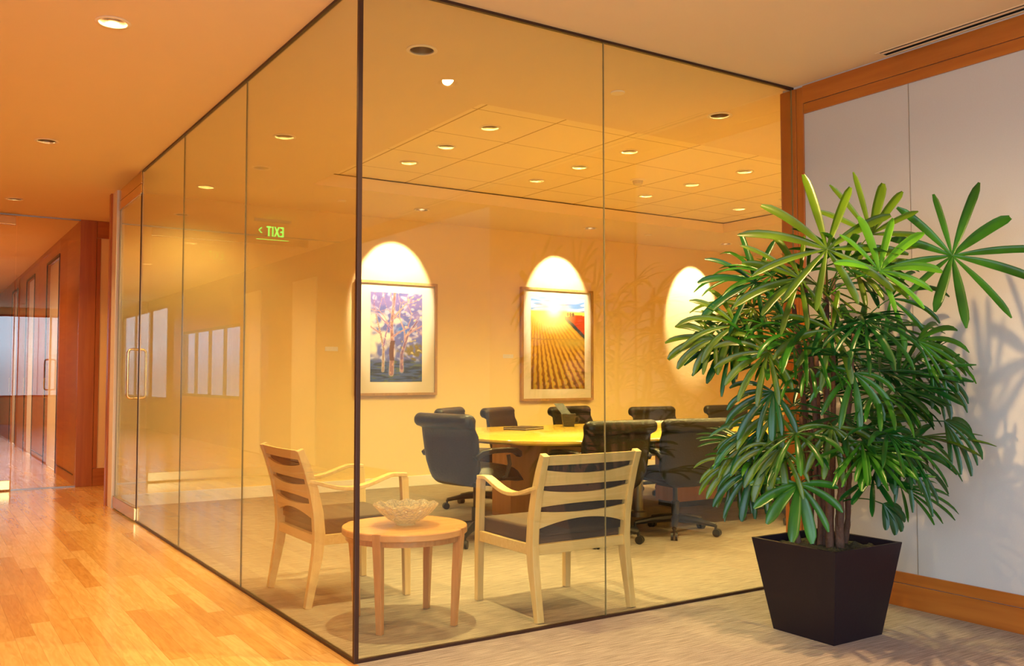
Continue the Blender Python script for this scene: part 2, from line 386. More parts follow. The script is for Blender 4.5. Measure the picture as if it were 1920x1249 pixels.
# corridor end, wood frame and pale panel
struct(B((1.51, FY, 0), (5.0, FY+.16, H)).build('wall_far', M['cream']))
woodbar('trim_22', (1.505, FY-.02, 0), (1.668, FY+.17, H), M['cherry'], 'cherry wood corner of the far wall')
woodbar('trim_23', (1.671, FY-.014, .19), (1.713, FY+.01, 2.68), M['cherry'])
woodbar('trim_24', (1.671, FY-.014, 2.683), (4.5, FY+.01, H), M['cherry_x'])
woodbar('baseboard_far', (1.671, FY-.016, 0), (4.5, FY+.01, .187), M['cherry_x'])
struct(B((5.0, BY+.17, 0), (5.1, FY, H)).build('wall_corridor', M['cream']))
# wood wall of the hall behind the far glass with pale door leaves
hall = [(10.87, 12.52), (13.72, 15.2), (16.3, 17.75), (18.75, EY)]
for i, (a, b) in enumerate(hall):
    struct(B((1.51, a+.15 if i == 0 else a, 0), (1.63, b, H)).build('wall_hall', M['cherry_y']), 'cherry wood panelling of the far hallway')
for i, (a, b) in enumerate([(12.52, 13.72), (15.2, 16.3), (17.75, 18.75)]):
    struct(B((1.51, a, 2.66), (1.63, b, H)).build('trim_%d' % (30+i), M['cherry_y']))
    d = struct(B((1.545, a+.02, .01), (1.59, b-.02, 2.655)).build('door_%d' % (10+i), M['matboard'], bevel=.003), 'pale door in the far wood wall')
    MB().tube([(1.52, b-.12, .9), (1.48, b-.12, .9), (1.48, b-.12, 1.15), (1.52, b-.12, 1.15)], .008).build('door_handle', M['brass'], d)
    fr = MB().box((1.502, a-.03, 0), (1.516, a, 2.69)).box((1.502, b, 0), (1.516, b+.03, 2.69)).box((1.502, a, 2.66), (1.516, b, 2.69))
    struct(fr.build('trim_%d' % (34+i), M['dark']))
struct(B((LX, EY, 0), (1.63, EY+.1, H)).build('wall_end', M['cherry_x']))
struct(MB().box((1.496, FY+.17, .11), (1.512, 12.49, .116)).box((1.496, 13.75, .11), (1.512, 15.17, .116)).build('baseboard_hall', M['dark']))
# left wall with windows, rear wall with windows
def wall_open(name, m, axis, pos, th, a0, a1, opens, z1=H):
    """wall in a plane axis=pos, running a0..a1, openings (o0, o1, zb, zt)"""
    mb = MB(); cur = a0
    def bx(a, b, z0, zz):
        if b-a < 1e-4 or zz-z0 < 1e-4: return
        if axis == 'x': mb.box((pos, a, z0), (pos+th, b, zz))
        else: mb.box((a, pos, z0), (b, pos+th, zz))
    for o0, o1, zb, zt in opens:
        bx(cur, o0, 0, z1); bx(o0, o1, 0, zb); bx(o0, o1, zt, z1); cur = o1
    bx(cur, a1, 0, z1)
    return struct(mb.build(name, m))
wall_open('wall_left', M['cherry_y'], 'x', LX, -.12, 2.2, EY, [(15.0, 18.8, .8, 2.05)])
wall_open('wall_left', M['cream'], 'x', LX, -.12, NY, 2.2, [(-3.4, 1.6, .68, 2.68)])
wall_open('wall_rear', M['cream'], 'y', NY, -.12, LX, RX+.1, [(-1.25, 3.05, .66, 2.70)])
wi = 20
def win_frames(axis, pos, a0, a1, z0, z1, n):
    global wi
    mb = MB(); w = .05
    for k in range(n+1):
        c = a0+(a1-a0)*k/n
        if axis == 'x': mb.box((pos-.06, c-w/2, z0), (pos-.01, c+w/2, z1))
        else: mb.box((c-w/2, pos-.06, z0), (c+w/2, pos-.01, z1))
    for z in (z0, z1-w):
        if axis == 'x': mb.box((pos-.061, a0, z), (pos-.009, a1, z+w))
        else: mb.box((a0, pos-.061, z), (a1, pos-.009, z+w))
    struct(mb.build('window_%d' % wi, M['dark']), 'framed outside window'); wi += 1
win_frames('x', LX, -3.4, 1.6, .68, 2.68, 3); win_frames('y', NY, -1.25, 3.05, .66, 2.70, 3); win_frames('x', LX, 15.0, 18.8, .8, 2.05, 4)
struct(B((LX-.08, 15.0, .8), (LX-.07, 18.8, 2.05)).build('window_24', glass('window_dimming_glass', (.33, .36, .42))), 'grey pane added to dim the outside window')  # added grey pane that cuts the brightness of the far left window
for i, (a, b) in enumerate([(11.6, 12.5), (13.9, 14.7), (6.2, 7.1), (8.2, 9.1)]):
    struct(B((LX, a, .01), (LX+.02, b, 2.5)).build('door_%d' % (20+i), M['matboard'], bevel=.003))

# ------------------------------------------------------------ glass partition
G2 = .0025
def pane(i, a, b, label):
    o = B(a, b).build('window_%d' % i, M['glass']); struct(o, label); return o
Z0, Z1 = .012, H-.012
SEAM = [5.152, 6.57, 7.945]
ys = [GY+.012]+SEAM
for i in range(3):
    pane(1+i, (GX-G2, ys[i]+(.002 if i else .004), Z0), (GX+G2, ys[i+1]-.002, Z1), ['tall glass pane of the side partition next to the corner', 'middle tall glass pane of the side partition', 'tall glass pane of the side partition next to the glass door'][i])
pane(4, (GX+.012, GY-G2, Z0), (2.878, GY+G2, Z1), 'large front glass pane next to the dark corner post')
pane(5, (2.884, GY-G2, Z0), (RX-.013, GY+G2, Z1), 'large front glass pane next to the panelled wall')
struct(B((GX-.010, GY-.010, 0), (GX+.010, GY+.010, H)).build('trim_40', M['dark'], bevel=.002), 'dark bronze corner post of the glass room')
mb = MB()
mb.box((GX+.01, GY-.009, 0), (RX, GY+.009, .013)).box((GX-.009, GY+.01, 0), (GX+.009, SEAM[2], .013))
mb.box((GX+.01, GY-.009, H-.014), (RX, GY+.009, H)).box((GX-.009, GY+.01, H-.014), (GX+.009, SEAM[2], H))
struct(mb.build('trim_41', M['dark']), 'thin dark channels holding the glass at floor and ceiling')
for i, y in enumerate(SEAM[:2]): struct(B((GX-.0042, y-.0015, .012), (GX+.0042, y+.0015, H-.012)).build('trim_%d' % (42+i), M['edge']))
struct(B((2.8795, GY-.0042, .012), (2.8825, GY+.0042, H-.012)).build('trim_44', M['edge']))
struct(B((RX-.014, GY-.004, .012), (RX-.012, GY+.004, H-.012)).build('trim_45', M['edge']))
struct(B((GX-.003, 7.940, .012), (GX+.003, 7.945, H-.012)).build('trim_46', M['matboard']))
# glass door with brass rails
dr = struct(thing('door_1', 'frameless glass door with brass rails and loop pull at the end of the glass wall', 'door', (GX, 8.92, 0)))
del dr['category']
DY0, DY1 = 7.955, 8.915
B((-.006, DY0-8.92, .10), (.006, DY1-8.92, 2.70)).build('glass_panel', M['glass'], dr)
B((-.0065, DY0-8.922, .11), (.0065, DY0-8.892, 2.69)).build('glass_edge', M['dark'], dr)
B((-.0065, DY1-8.925, .11), (.0065, DY1-8.92, 2.69)).build('glass_edge', M['edge'], dr)
B((-.022, DY0-8.92, .012), (.022, DY1-8.92, .115)).build('bottom_rail', M['brass'], dr, bevel=.006)
B((-.014, DY0-8.92, 2.68), (.014, DY1-8.92, 2.76)).build('top_rail', M['brass'], dr, bevel=.004)
B((-.012, DY0-8.92, 2.765), (.012, DY1-8.92, H-.005)).build('transom', M['brass'], dr, bevel=.003)
def loop_pull(x, z0, z1, d, yo):
    r = .03; pts = []
    pts += [(x*.0, yo, z0), (x+d*.6, yo, z0)]
    for k in range(5): a = PI/2*k/4; pts.append((x+d*.6+math.copysign(r, d)*math.sin(a), yo, z0+r-r*math.cos(a)))
    for k in range(5): a = PI/2*k/4; pts.append((x+d*.6+math.copysign(r, d)*math.cos(a), yo, z1-r+r*math.sin(a)))
    pts += [(x*.0, yo, z1)]
    return MB().tube(pts, .0095, 10)
yo = DY0-8.92+.10
a = loop_pull(0, 1.0, 1.40, -.07, yo); b = loop_pull(0, 1.0, 1.40, .07, yo); a.add(b.v, b.f); a.build('door_handle', M['brass'], dr, smooth=True)
# far glass screen with a pair of doors
def fpane(i, x0, x1, lab): return struct(B((x0, FY-.006, .012), (x1, FY+.006, H-.012)).build('window_%d' % i, M['clear']), lab)
fpane(6, .90, 1.503, 'fixed glass pane of the far hallway screen'); fpane(7, LX, -.95, 'far left fixed pane of the hallway screen')
for i, (x0, x1) in enumerate(((-.02, .89), (-.94, -.03))):
    d = thing('door_%d' % (2+i), None, None, (x0, FY, 0)); struct(d, 'glass door in the far hallway screen')
    B((0, -.006, .1), (x1-x0, .006, 2.76)).build('glass_panel', M['clear'], d)
    B((0, -.02, .012), (x1-x0, .02, .11)).build('bottom_rail', M['brass'], d, bevel=.004)
    B((0, -.02, 2.76), (x1-x0, .02, 2.85)).build('top_rail', M['brass'], d, bevel=.004)
struct(MB().box((LX, FY-.008, 0), (-.95, FY+.008, .013)).box((.9, FY-.008, 0), (1.505, FY+.008, .013)).box((LX, FY-.008, H-.013), (1.505, FY+.008, H)).build('trim_50', M['steel']))

# ------------------------------------------------------------ downlights
def downlight(x, y, z, power, label, group, color=WARM, lit=False, aim=None, cone=160):
    t = thing('recessed_downlight', label, 'ceiling light', (x, y, z), 0, group)
    MB().lathe([(RH, .0), (RH+.018, -.001), (RH+.02, -.004), (RH+.016, -.006), (RH+.002, -.006), (RH-.002, 0)], n=32).build('trim_ring', M['trim'], t, smooth=True)
    MB().lathe([(RH-.001, -.004), (RH-.003, .02), (RH-.008, .06), (.044, .10), (.0005, .115)], n=32).build('reflector', M['reflector' if lit else 'reflector_shaded'], t, smooth=True)
    MB().lathe([(.0005, .058), (.018, .060), (.026, .070), (.028, .085), (.02, .10)], n=20).build('bulb', M['bulb_hot'] if lit else M['bulb'], t, smooth=True, loc=(0, 0, -.052 if aim else 0))
    if power:
        l = bpy.data.lights.new('lamp', 'SPOT'); l.energy = power; l.color = color; l.spot_size = math.radians(cone); l.spot_blend = .8; l.shadow_soft_size = .03
        o = bpy.data.objects.new('lamp', l); COL.objects.link(o); o.parent = t; o.location = (0, 0, .015 if not aim else -.02)
        if aim:
            l.spot_blend = .22; o.rotation_euler = (math.radians(90-aim[0]), 0, 0); l.spot_size = math.radians(aim[1])
    return t
P_HALL, P_ROOM, P_TRAY = 112, 160, 106
ord_ = ['nearest the camera', 'second along', 'farthest']
HL = [('hallway downlight at the top left, brightest of the three in the wood floored hall', 1), ('hallway downlight, middle of the row of three above the wood floor', 0), ('small hallway downlight, farthest of the row, above the far glass screen', 0)]
for (x, y), (lb, lt) in zip(DL_LOW[:3], HL): downlight(x, y, H, P_HALL, 'recessed '+lb, 'hallway downlights', lit=bool(lt), cone=160 if lt else 120)
for x, y in DL_LOW[3:5]: downlight(x, y, H, P_HALL*(2.3 if (x, y) == (2.55, 2.57) else 1), 'recessed downlight outside the picture behind the camera' if y < 1 else 'recessed downlight overhead in front of the glass', 'hallway downlights', lit=True)
RL = ['recessed downlight inside the glass room, above the side table near the corner post', 'recessed downlight inside the glass room, seen through the side glass beside the corner post', 'recessed downlight inside the glass room, at the far end near the glass door',
      'recessed downlight inside the glass room near the top of the cherry wood post', 'recessed downlight hidden behind the panelled wall', 'recessed downlight hidden behind the panelled wall, farther']
for (x, y), lb, q, cn in zip(DL_LOW[5:11], RL, (1.9, .7, .35, 1.4, 1, 1), (95, 130, 150, 120, 150, 150)): downlight(x, y, H, P_ROOM*q, lb, 'downlights in the lower ceiling of the room', WARM2, cone=cn)
WL = ['lit wall washer downlight above the tree painting', 'lit wall washer downlight above the sunny field painting', 'lit wall washer downlight above the bright wall behind the palm']
for (x, y), lb in zip(DL_LOW[11:14], WL): downlight(x, y, H, 260, lb, 'wall washer downlights', (1, .86, .68), True, aim=(46, 53))
for x, y in DL_LOW[14:17]: downlight(x, y, H, P_HALL*1.8, 'recessed downlight beyond the far glass screen', 'far hallway downlights', lit=True)
rows = {5.66: 'nearest row', 6.32: 'middle row', 6.97: 'far row'}; cols = {3.50: 'leftmost', 4.82: 'second from left', 6.15: 'third from left', 7.48: 'rightmost'}
for x, y in DL_TRAY: downlight(x, y, TZ, P_TRAY, 'recessed downlight in the tiled ceiling tray, %s, %s' % (rows[y], cols[x]), 'downlights in the ceiling tray', WARM2, cone=140, lit=(x, y) == (4.82, 5.66))
for (x, y), lb in zip([(3.49, 4.20), (3.44, 8.28), (7.345, 8.29)], ['flat round sprinkler cover just right of the front glass seam', 'flat round sprinkler cover left of the first wall washer', 'flat round sprinkler cover between the second and third wall washers']):
    tag(MB().lathe([(.0005, -.008), (.04, -.008), (.043, -.004), (.043, 0)], n=28).build('sprinkler_cover', M['trim'], smooth=True, loc=(x, y, H)), lb, 'sprinkler', 'sprinkler covers')
t = thing('smoke_detector', 'round cream smoke detector on the tiled ceiling tray', 'smoke detector', (5.585, 6.44, TZ))
MB().lathe([(.0005, -.012), (.065, -.012), (.07, -.006), (.07, 0)], n=32).build('base', M['trim'], t, smooth=True)
MB().lathe([(.0005, -.05), (.03, -.049), (.042, -.04), (.046, -.022), (.05, -.012)], n=24).build('sensor_housing', M['matboard'], t, smooth=True)

# ------------------------------------------------------------ exit sign hung in the hall (seen mirrored in the glass)
t = thing('exit_sign', 'green glowing EXIT sign with arrow, seen reversed in the side glass', 'exit sign', (-.113, 9.7, H))
B((-.20, -.02, -.03), (.20, .02, 0)).build('housing', M['steel'], t, bevel=.003)
B((-.175, -.0015, -.22), (.175, .0015, -.03)).build('acrylic_panel', M['clear'], t)
B((-.175, -.0035, -.2225), (.175, .0035, -.2205)).build('lit_edge', M['exit'], t)
def letters(s, size, ox, ext, parent, m, name, back=False):
    cu = bpy.data.curves.new(name, 'FONT'); cu.body = s; cu.size = size; cu.space_character = 1.18;  cu.extrude = ext; cu.align_x = 'CENTER'; cu.offset = -.0005
    o = bpy.data.objects.new('tmp', cu); COL.objects.link(o); bpy.context.view_layer.update()
    me = bpy.data.meshes.new_from_object(o.evaluated_get(bpy.context.evaluated_depsgraph_get())); bpy.data.objects.remove(o)
    me.materials.clear(); me.materials.append(m)
    q = bpy.data.objects.new(name, me); COL.objects.link(q); q.parent = parent; q.location = (ox, 0, -.185); q.rotation_euler = (PI/2, 0, 0); q.scale = (.52, 1, 1)
    return q
letters('EXIT', .158, -.028, .0025, t, M['exit'], 'exit_lettering')
MB().tube([(.122, 0, -.095), (.150, 0, -.125), (.122, 0, -.155)], .0035, 6).build('arrow', M['exit'], t)

# ------------------------------------------------------------ pictures
def colmat(name):
    m, n, l, p = mat(name); a = n.new('ShaderNodeVertexColor'); a.layer_name = 'paint'; l.new(a.outputs[0], p.inputs['Base Color'])
    p.inputs['Roughness'].default_value = .45; return m
M['paint'] = colmat('painted_print')
def seg(X, Y, pts, w0, w1):
    best = np.full(X.shape, 1e9); n = len(pts)-1
    for i in range(n):
        (ax, ay), (bx, by) = pts[i], pts[i+1]; dx, dy = bx-ax, by-ay; L = dx*dx+dy*dy+1e-9
        t = np.clip(((X-ax)*dx+(Y-ay)*dy)/L, 0, 1); d = np.hypot(X-ax-t*dx, Y-ay-t*dy); w = w0+(w1-w0)*((i+t)/n)
        best = np.minimum(best, d/w)
    return best
def mixc(img, c, a): img[...] = img*(1-a[..., None])+np.array(c)*a[..., None]
def smooth_noise(X, Y, s, seed):
    r = np.random.RandomState(seed); o = np.zeros(X.shape)
    for k in range(9):
        a = r.rand()*6.28; f = s*(.6+r.rand()*1.6); ph = r.rand()*6.28; o += np.sin((X*math.cos(a)+Y*math.sin(a))*f+ph+1.5*np.sin(f*.6*(X*math.sin(a)-Y*math.cos(a))+ph*2))
    return o/9
def paint_trees(nx, ny):
    Y, X = np.mgrid[0:ny, 0:nx]; X = X/(nx-1); Y = Y/(ny-1)*1.6   # Y up 0..1.6
    r = np.random.RandomState(3); img = np.zeros(X.shape+(3,)); img[...] = (.22, .24, .50)
    n1 = smooth_noise(X, Y, 14, 1); n2 = smooth_noise(X, Y, 26, 2); n3 = smooth_noise(X, Y, 40, 5)
    mixc(img, (.34, .28, .54), np.clip((Y-.9)*1.6+n1*2, 0, 1)*.9)
    mixc(img, (.60, .62, .74), np.clip(n2*5-.5, 0, 1)*.7)
    mixc(img, (.80, .74, .58), np.clip((.5-X)*2.4+n1*3-.2, 0, 1)*np.clip((Y-.35)*5, 0, 1)*np.clip((1.35-Y)*5, 0, 1)*.9)
    mixc(img, (.09, .26, .62), np.clip(1-np.hypot((X-.62)/.16, (Y-.92)/.14)+n2, 0, 1))
    mixc(img, (.30, .24, .08), np.clip(1.6-np.hypot((X-.86)/.20, (Y-.56)/.12)*1.2+n3*2, 0, 1))
    mixc(img, (.78, .70, .42), np.clip(n3*5-1.2, 0, 1)*(Y > .5)*(X > .6)*.7)
    g = np.clip((.42-Y+.04*n1)*14, 0, 1); mixc(img, (.13, .19, .36), g)
    mixc(img, (.06, .08, .13), g*np.clip(smooth_noise(X*.4, Y*3, 22, 9)*5, 0, 1)*.9)
    mixc(img, (.20, .24, .16), g*np.clip(smooth_noise(X, Y*3, 16, 12)*4-.6, 0, 1)*.9)
    def tree(pts, w0, w1, c, e):
        d = seg(X, Y, pts, w0, w1); mixc(img, e, np.clip(2.2-d*1.35, 0, 1)*(d > .8)*.7); mixc(img, c, np.clip((1.05-d)*6, 0, 1))
        sx = np.array([p[0] for p in pts]).mean(); mixc(img, (.80, .56, .40), np.clip((.35-np.abs(d-.45))*4, 0, 1)*np.clip(n3*4, 0, 1)*.7)
    def branch(p, a, L, w, dep):
        pts = [p]; 
        for k in range(4):
            a += (r.rand()-.5)*.5; p = (p[0]+L/4*math.cos(a), p[1]+L/4*math.sin(a)); pts.append(p)
        tree(pts, w, w*.55, [(.50, .34, .36), (.36, .22, .40), (.62, .42, .34)][r.randint(3)], [(.92, .82, .62), (.84, .58, .42), (.75, .65, .8)][r.randint(3)])
        if dep:
            for s in (-1, 1): branch(p, a+s*(.35+r.rand()*.5), L*.72, w*.55, dep-1)
    tree([(.40, .15), (.42, .6), (.40, 1.0), (.46, 1.6)], .036, .020, (.40, .24, .24), (.90, .66, .48))
    tree([(.60, .20), (.60, .5), (.72, .85), (.90, 1.1)], .030, .014, (.32, .20, .30), (.86, .74, .60))
    tree([(.24, .2), (.25, .6), (.18, .9), (.10, 1.2)], .022, .010, (.44, .34, .28), (.9, .84, .66))
    for q in [((.40, .95), 2.3, .45), ((.44, 1.15), .8, .4), ((.70, .85), .4, .35), ((.66, .75), 1.7, .4), ((.2, .85), 2.6, .3), ((.25, .65), 1.4, .4), ((.42, .8), .9, .35), ((.45, 1.3), 1.9, .3)]:
        branch(q[0], q[1], q[2], .015, 3)
    mixc(img, (.20, .09, .05), ((np.abs(X-.42-.02*np.sin(Y*9)) < .045) & (Y > .38) & (Y < .74))*.85)
    return img**1.55
def paint_field(nx, ny):
    Y, X = np.mgrid[0:ny, 0:nx]; X = X/(nx-1); Y = Y/(ny-1)*1.65; img = np.zeros(X.shape+(3,))
    n1 = smooth_noise(X, Y, 12, 21); n2 = smooth_noise(X, Y, 36, 22); n3 = smooth_noise(X*.35, Y, 40, 23)
    img[...] = (.62, .38, .07)
    vx, vy = .10, 1.75
    ang = np.arctan2(X-vx, vy-Y); row = np.sin(ang*95+n2*1.2)
    mixc(img, (.84, .62, .18), np.clip(Y-.85, 0, 1)*1.8*np.ones(X.shape))
    mixc(img, (.30, .15, .03), np.clip(row*3, 0, 1)*np.clip((1.35-Y)*1.4, 0, 1)*.85)
    mixc(img, (.50, .44, .12), np.clip(-row*2-.8, 0, 1)*np.clip((.9-Y)*1.5, 0, 1)*.7)
    mixc(img, (.16, .07, .03), np.clip((.62-Y)*1.2, 0, 1)*np.clip(n2*4+row, 0, 1)*.7)
    mixc(img, (.42, .28, .10), (np.abs(Y-.90-.02*n1) < .012)*.8)
    mixc(img, (.50, .38, .10), np.clip(1-np.hypot((X-.8)/.5, (Y-.84)/.14), 0, 1))
    hb = 1.30-np.clip(X-.62, 0, 1)*.95; ht = 1.32+.0*X+np.clip(X-.62, 0, 1)*.02
    mixc(img, (.05, .07, .10), ((Y > hb-.03) & (Y < hb+.05) & (X > .62))*.95)
    mixc(img, (.48, .08, .02), ((Y > hb+.05) & (Y < ht+.03*np.sin(X*9)) & (X > .66))*.95)
    for tx in (.68, .73, .78): mixc(img, (.12, .05, .03), np.clip((1.1-np.hypot((X-tx)/.022, (Y-1.36)/.04))*4, 0, 1))
    s = np.clip((Y-1.40)*30, 0, 1)*((X < .62) | (Y > 1.36)); mixc(img, (.26, .42, .72), s)
    mixc(img, (.86, .88, .90), s*np.clip(smooth_noise(X*.5, Y*2.2, 20, 31)*5+.2, 0, 1)*.85); mixc(img, (.22, .26, .50), s*np.clip(smooth_noise(X*.4, Y*3, 18, 33)*5-.8, 0, 1)*.8)
    mixc(img, (.95, .84, .46), np.clip(1.2-np.hypot((X-.42)/.36, (Y-1.32)/.30), 0, 1)*.85)
    mixc(img, (1, .97, .85), np.clip(1.15-np.hypot((X-.42)/.16, (Y-1.45)/.16), 0, 1))
    return img**1.45
def picture(name, label, x0, x1, z0, z1, ax0, ax1, az0, az1, fn):
    y = BY-.04; t = thing(name, label, 'picture', ((x0+x1)/2, BY-.02, (z0+z1)/2)); ox, oz = (x0+x1)/2, (z0+z1)/2; fw = .028
    yy = y-(BY-.02)
    mb = MB(); mb.box((x0-ox, yy-.006, z0-oz), (x0-ox+fw, .018, z1-oz)).box((x1-ox-fw, yy-.006, z0-oz), (x1-ox, .018, z1-oz))
    mb.box((x0-ox+fw, yy-.006, z0-oz), (x1-ox-fw, .018, z0-oz+fw)).box((x0-ox+fw, yy-.006, z1-oz-fw), (x1-ox-fw, .018, z1-oz))
    mb.build('frame', M['framewood'], t)
    B((x0-ox+fw, yy+.012, z0-oz+fw), (x1-ox-fw, .015, z1-oz-fw)).build('mat_board', M['matboard'], t)
    nx, ny = 110, 176; img = fn(nx, ny); mb = MB(); vs = []; fs = []
    for j in range(ny):
        for i in range(nx): vs.append((ax0-ox+(ax1-ax0)*i/(nx-1), yy+.0105, az0-oz+(az1-az0)*j/(ny-1)))
    for j in range(ny-1):
        for i in range(nx-1): k = j*nx+i; fs.append((k, k+1, k+nx+1, k+nx))
    me = bpy.data.meshes.new('artwork'); me.from_pydata(vs, [], fs); me.materials.append(M['paint'])
    at = me.color_attributes.new('paint', 'FLOAT_COLOR', 'POINT')
    at.data.foreach_set('color', np.concatenate([img.reshape(-1, 3), np.ones((nx*ny, 1))], 1).astype(np.float32).ravel())
    o = bpy.data.objects.new('artwork', me); COL.objects.link(o); o.parent = t
    return t
picture('framed_picture', 'framed print of purple branching trees, left picture on the back wall', 3.87, 4.83, .975, 2.19, 4.04, 4.65, 1.12, 2.07, paint_trees)
picture('framed_picture', 'framed print of a golden ploughed field under blue sky', 5.94, 6.995, .89, 2.222, 6.08, 6.87, 1.028, 2.112, paint_field)
for (x, z, lb) in ((3.62, 1.46, 'small white caption card on the wall left of the tree picture'), (5.78, 1.41, 'small white caption card on the wall left of the field picture')):
    tag(B((x-.07, BY-.004, z-.022), (x+.07, BY, z+.022)).build('caption_card', M['paper']), lb, 'label', 'picture caption cards')

# ------------------------------------------------------------ lounge armchairs
def armchair(label, loc, rz):
    """local: faces +Y, origin on the floor midway between the legs"""
    t = thing('wooden_armchair', label, 'chair', loc, rz, 'maple armchairs by the side table')
    hw = .305
    for s in (-1, 1):
        x = s*(hw-.018)
        prof = [(-.285, 0), (-.262, .12), (-.236, .26), (-.226, .36), (-.236, .48), (-.262, .60), (-.300, .72), (-.335, .805)]
        th = [.017, .021, .027, .030, .028, .025, .022, .018]
        MB().bar([(x, y, z, .019, h) for (y, z), h in zip(prof, th)]).build('leg', M['beech'], t, bevel=.004)
        MB().bar([(x, .275, 0, .017, .017), (x, .27, .3, .019, .020), (x, .262, .50, .018, .020), (x, .255, .625, .018, .021), (x, .245, .652, .018, .016)]).build('leg', M['beech'], t, bevel=.004)
        pts = []
        for k in range(13):
            u = k/12; y = -.285+u*(.285+.268); z = .655-.055*math.sin(PI*min(1, u*1.15+.02))**1.3-.010*(1-u)
            if k >= 11: z -= .004*(k-10)
            pts.append((x*(1+.03*math.sin(PI*u)), y+.0, z, .020+.008*math.sin(PI*u), .010))
        MB().bar(pts).build('armrest', M['beech_x'], t, bevel=.004)
        B((x-.012, -.24, .312), (x+.012, .26, .365)).build('side_rail', M['beech_x'], t, bevel=.003)
    B((-hw+.03, .25, .312), (hw-.03, .272, .365)).build('front_rail', M['beech_x'], t, bevel=.003)
    B((-hw+.03, -.245, .312), (hw-.03, -.215, .362)).build('rear_rail', M['beech_x'], t, bevel=.003)
    def yb(z):
        P = [(-.226, .36), (-.236, .48), (-.262, .60), (-.300, .72), (-.335, .805)]
        for (y0, z0), (y1, z1) in zip(P, P[1:]):
            if z <= z1: return y0+(y1-y0)*(z-z0)/(z1-z0)
        return -.335
    # slats: lower edge fn, upper edge fn over u in -1..1
    A = lambda base, c: (lambda u: base+c*(1-u*u))
    SL = [(A(.752, .0), A(.800, .0)), (A(.650, .0), A(.730, -.024)), (A(.545, .012), A(.630, -.022)), (A(.435, .045), A(.524, -.014))]
    for lo, hi in SL:
        vs = []; fs = []; n = 20
        for i in range(n+1):
            u = -1+2*i/n; x = u*(hw-.03)
            for z in (lo(u), hi(u)):
                for dy in (-.012, .006): vs.append((x, yb(z)+dy+.018*(1-u*u)*(-1), z))
        for i in range(n):
            a = i*4; b = a+4
            fs += [(a, b, b+2, a+2), (a+1, a+3, b+3, b+1), (a, a+1, b+1, b), (a+2, b+2, b+3, a+3)]
        fs += [(0, 2, 3, 1), (n*4, n*4+1, n*4+3, n*4+2)]
        MB().add(vs, fs).build('back_slat', M['beech_x'], t)
    # upholstered back pad and seat
    vs = []; fs = []; n = 12; zs = [.40+i*(.372/8) for i in range(9)]
    mb = MB(); nn = 14
    for i in range(nn+1):
        u = -1+2*i/nn
        for j, z in enumerate(zs):
            e = (1-u**8)*(1-((j-4)/4)**6)
            vs.append((u*(hw-.038), yb(z)+.008-.018*(1-u*u), z)); vs.append((u*(hw-.038), yb(z)+.020+.030*e-.018*(1-u*u), z))
    m = len(zs)*2
    for i in range(nn):
        for j in range(len(zs)-1):
            a = i*m+j*2; b = a+m; fs += [(a, a+2, b+2, b), (a+1, b+1, b+3, a+3)]
        a = i*m; fs.append((a, a+m, a+m+1, a+1)); a = i*m+m-2; fs.append((a, a+1, a+m+1, a+m))
    for j in range(len(zs)-1):
        a = j*2; fs.append((a, a+1, a+3, a+2)); a = nn*m+j*2; fs.append((a, a+2, a+3, a+1))
    MB().add(vs, fs).build('back_cushion', M['fabric'], t, smooth=50)
    B((-hw+.036, -.215, .352), (hw-.036, .275, .438)).build('seat_cushion', M['fabric2'], t, bevel=.018, seg=3, smooth=40)
    return t
armchair('pale maple armchair with its slatted back to the front glass, right of the side table', (2.835, 3.955, 0), 0)
armchair('pale maple armchair behind the corner post, left of the side table', (2.005, 4.83, 0), -PI/2)

# ------------------------------------------------------------ side table and bowl
TC = (2.03, 4.065)
t = thing('side_table', 'round reddish wood side table with four tapered legs between the two armchairs', 'side table', (TC[0], TC[1], 0))
MB().lathe([(.0005, .425), (.296, .425), (.302, .430), (.302, .455), (.299, .460), (.0005, .461)], n=64).build('tabletop', M['sidetop'], t, smooth=30)
MB().lathe([(.270, .40), (.284, .40), (.284, .426), (.270, .426)], n=64, close=True).build('apron', M['sidewood'], t, smooth=30)
for k in range(4):
    a = math.radians(38+90*k); q = Matrix.Rotation(a, 4, 'Z'); mb = MB()
    vs = []
    for z, h, ro in ((0, .014, .272), (.25, .018, .288), (.425, .021, .3035), (.4615, .021, .3035)):
        for sx, sy in ((-1, -1), (1, -1), (1, 1), (-1, 1)): vs.append(q @ Vector((ro-h+sx*h, sy*h, z)))
    fs = [(0, 3, 2, 1), (12, 13, 14, 15)]
    for i in range(3):
        for j in range(4): j2 = (j+1) % 4; fs.append((i*4+j, i*4+j2, i*4+4+j2, i*4+4+j))
    mb.add(vs, fs).build('leg', M['sidewood'], t, bevel=.003)
def crystal():
    m = bpy.data.materials.new('cut_crystal'); m.use_nodes = True; n = m.node_tree.nodes; l = m.node_tree.links; p = n['Principled BSDF']
    p.inputs['Base Color'].default_value = (1, .97, .9, 1); p.inputs['Transmission Weight'].default_value = .80; p.inputs['Roughness'].default_value = .01; p.inputs['IOR'].default_value = 1.55
    tc = n.new('ShaderNodeTexCoord'); v = n.new('ShaderNodeTexVoronoi'); v.inputs['Scale'].default_value = 55; l.new(tc.outputs['Object'], v.inputs['Vector'])
    bp = n.new('ShaderNodeBump'); bp.inputs['Strength'].default_value = .8; bp.inputs['Distance'].default_value = .006; l.new(v.outputs['Distance'], bp.inputs['Height']); l.new(bp.outputs[0], p.inputs['Normal'])
    tr = n.new('ShaderNodeBsdfTransparent'); mx = n.new('ShaderNodeMixShader'); mx.inputs[0].default_value = .35
    o = n['Material Output']; l.new(p.outputs[0], mx.inputs[1]); l.new(tr.outputs[0], mx.inputs[2]); l.new(mx.outputs[0], o.inputs[0]); return m
n = 48; vs = []; fs = []
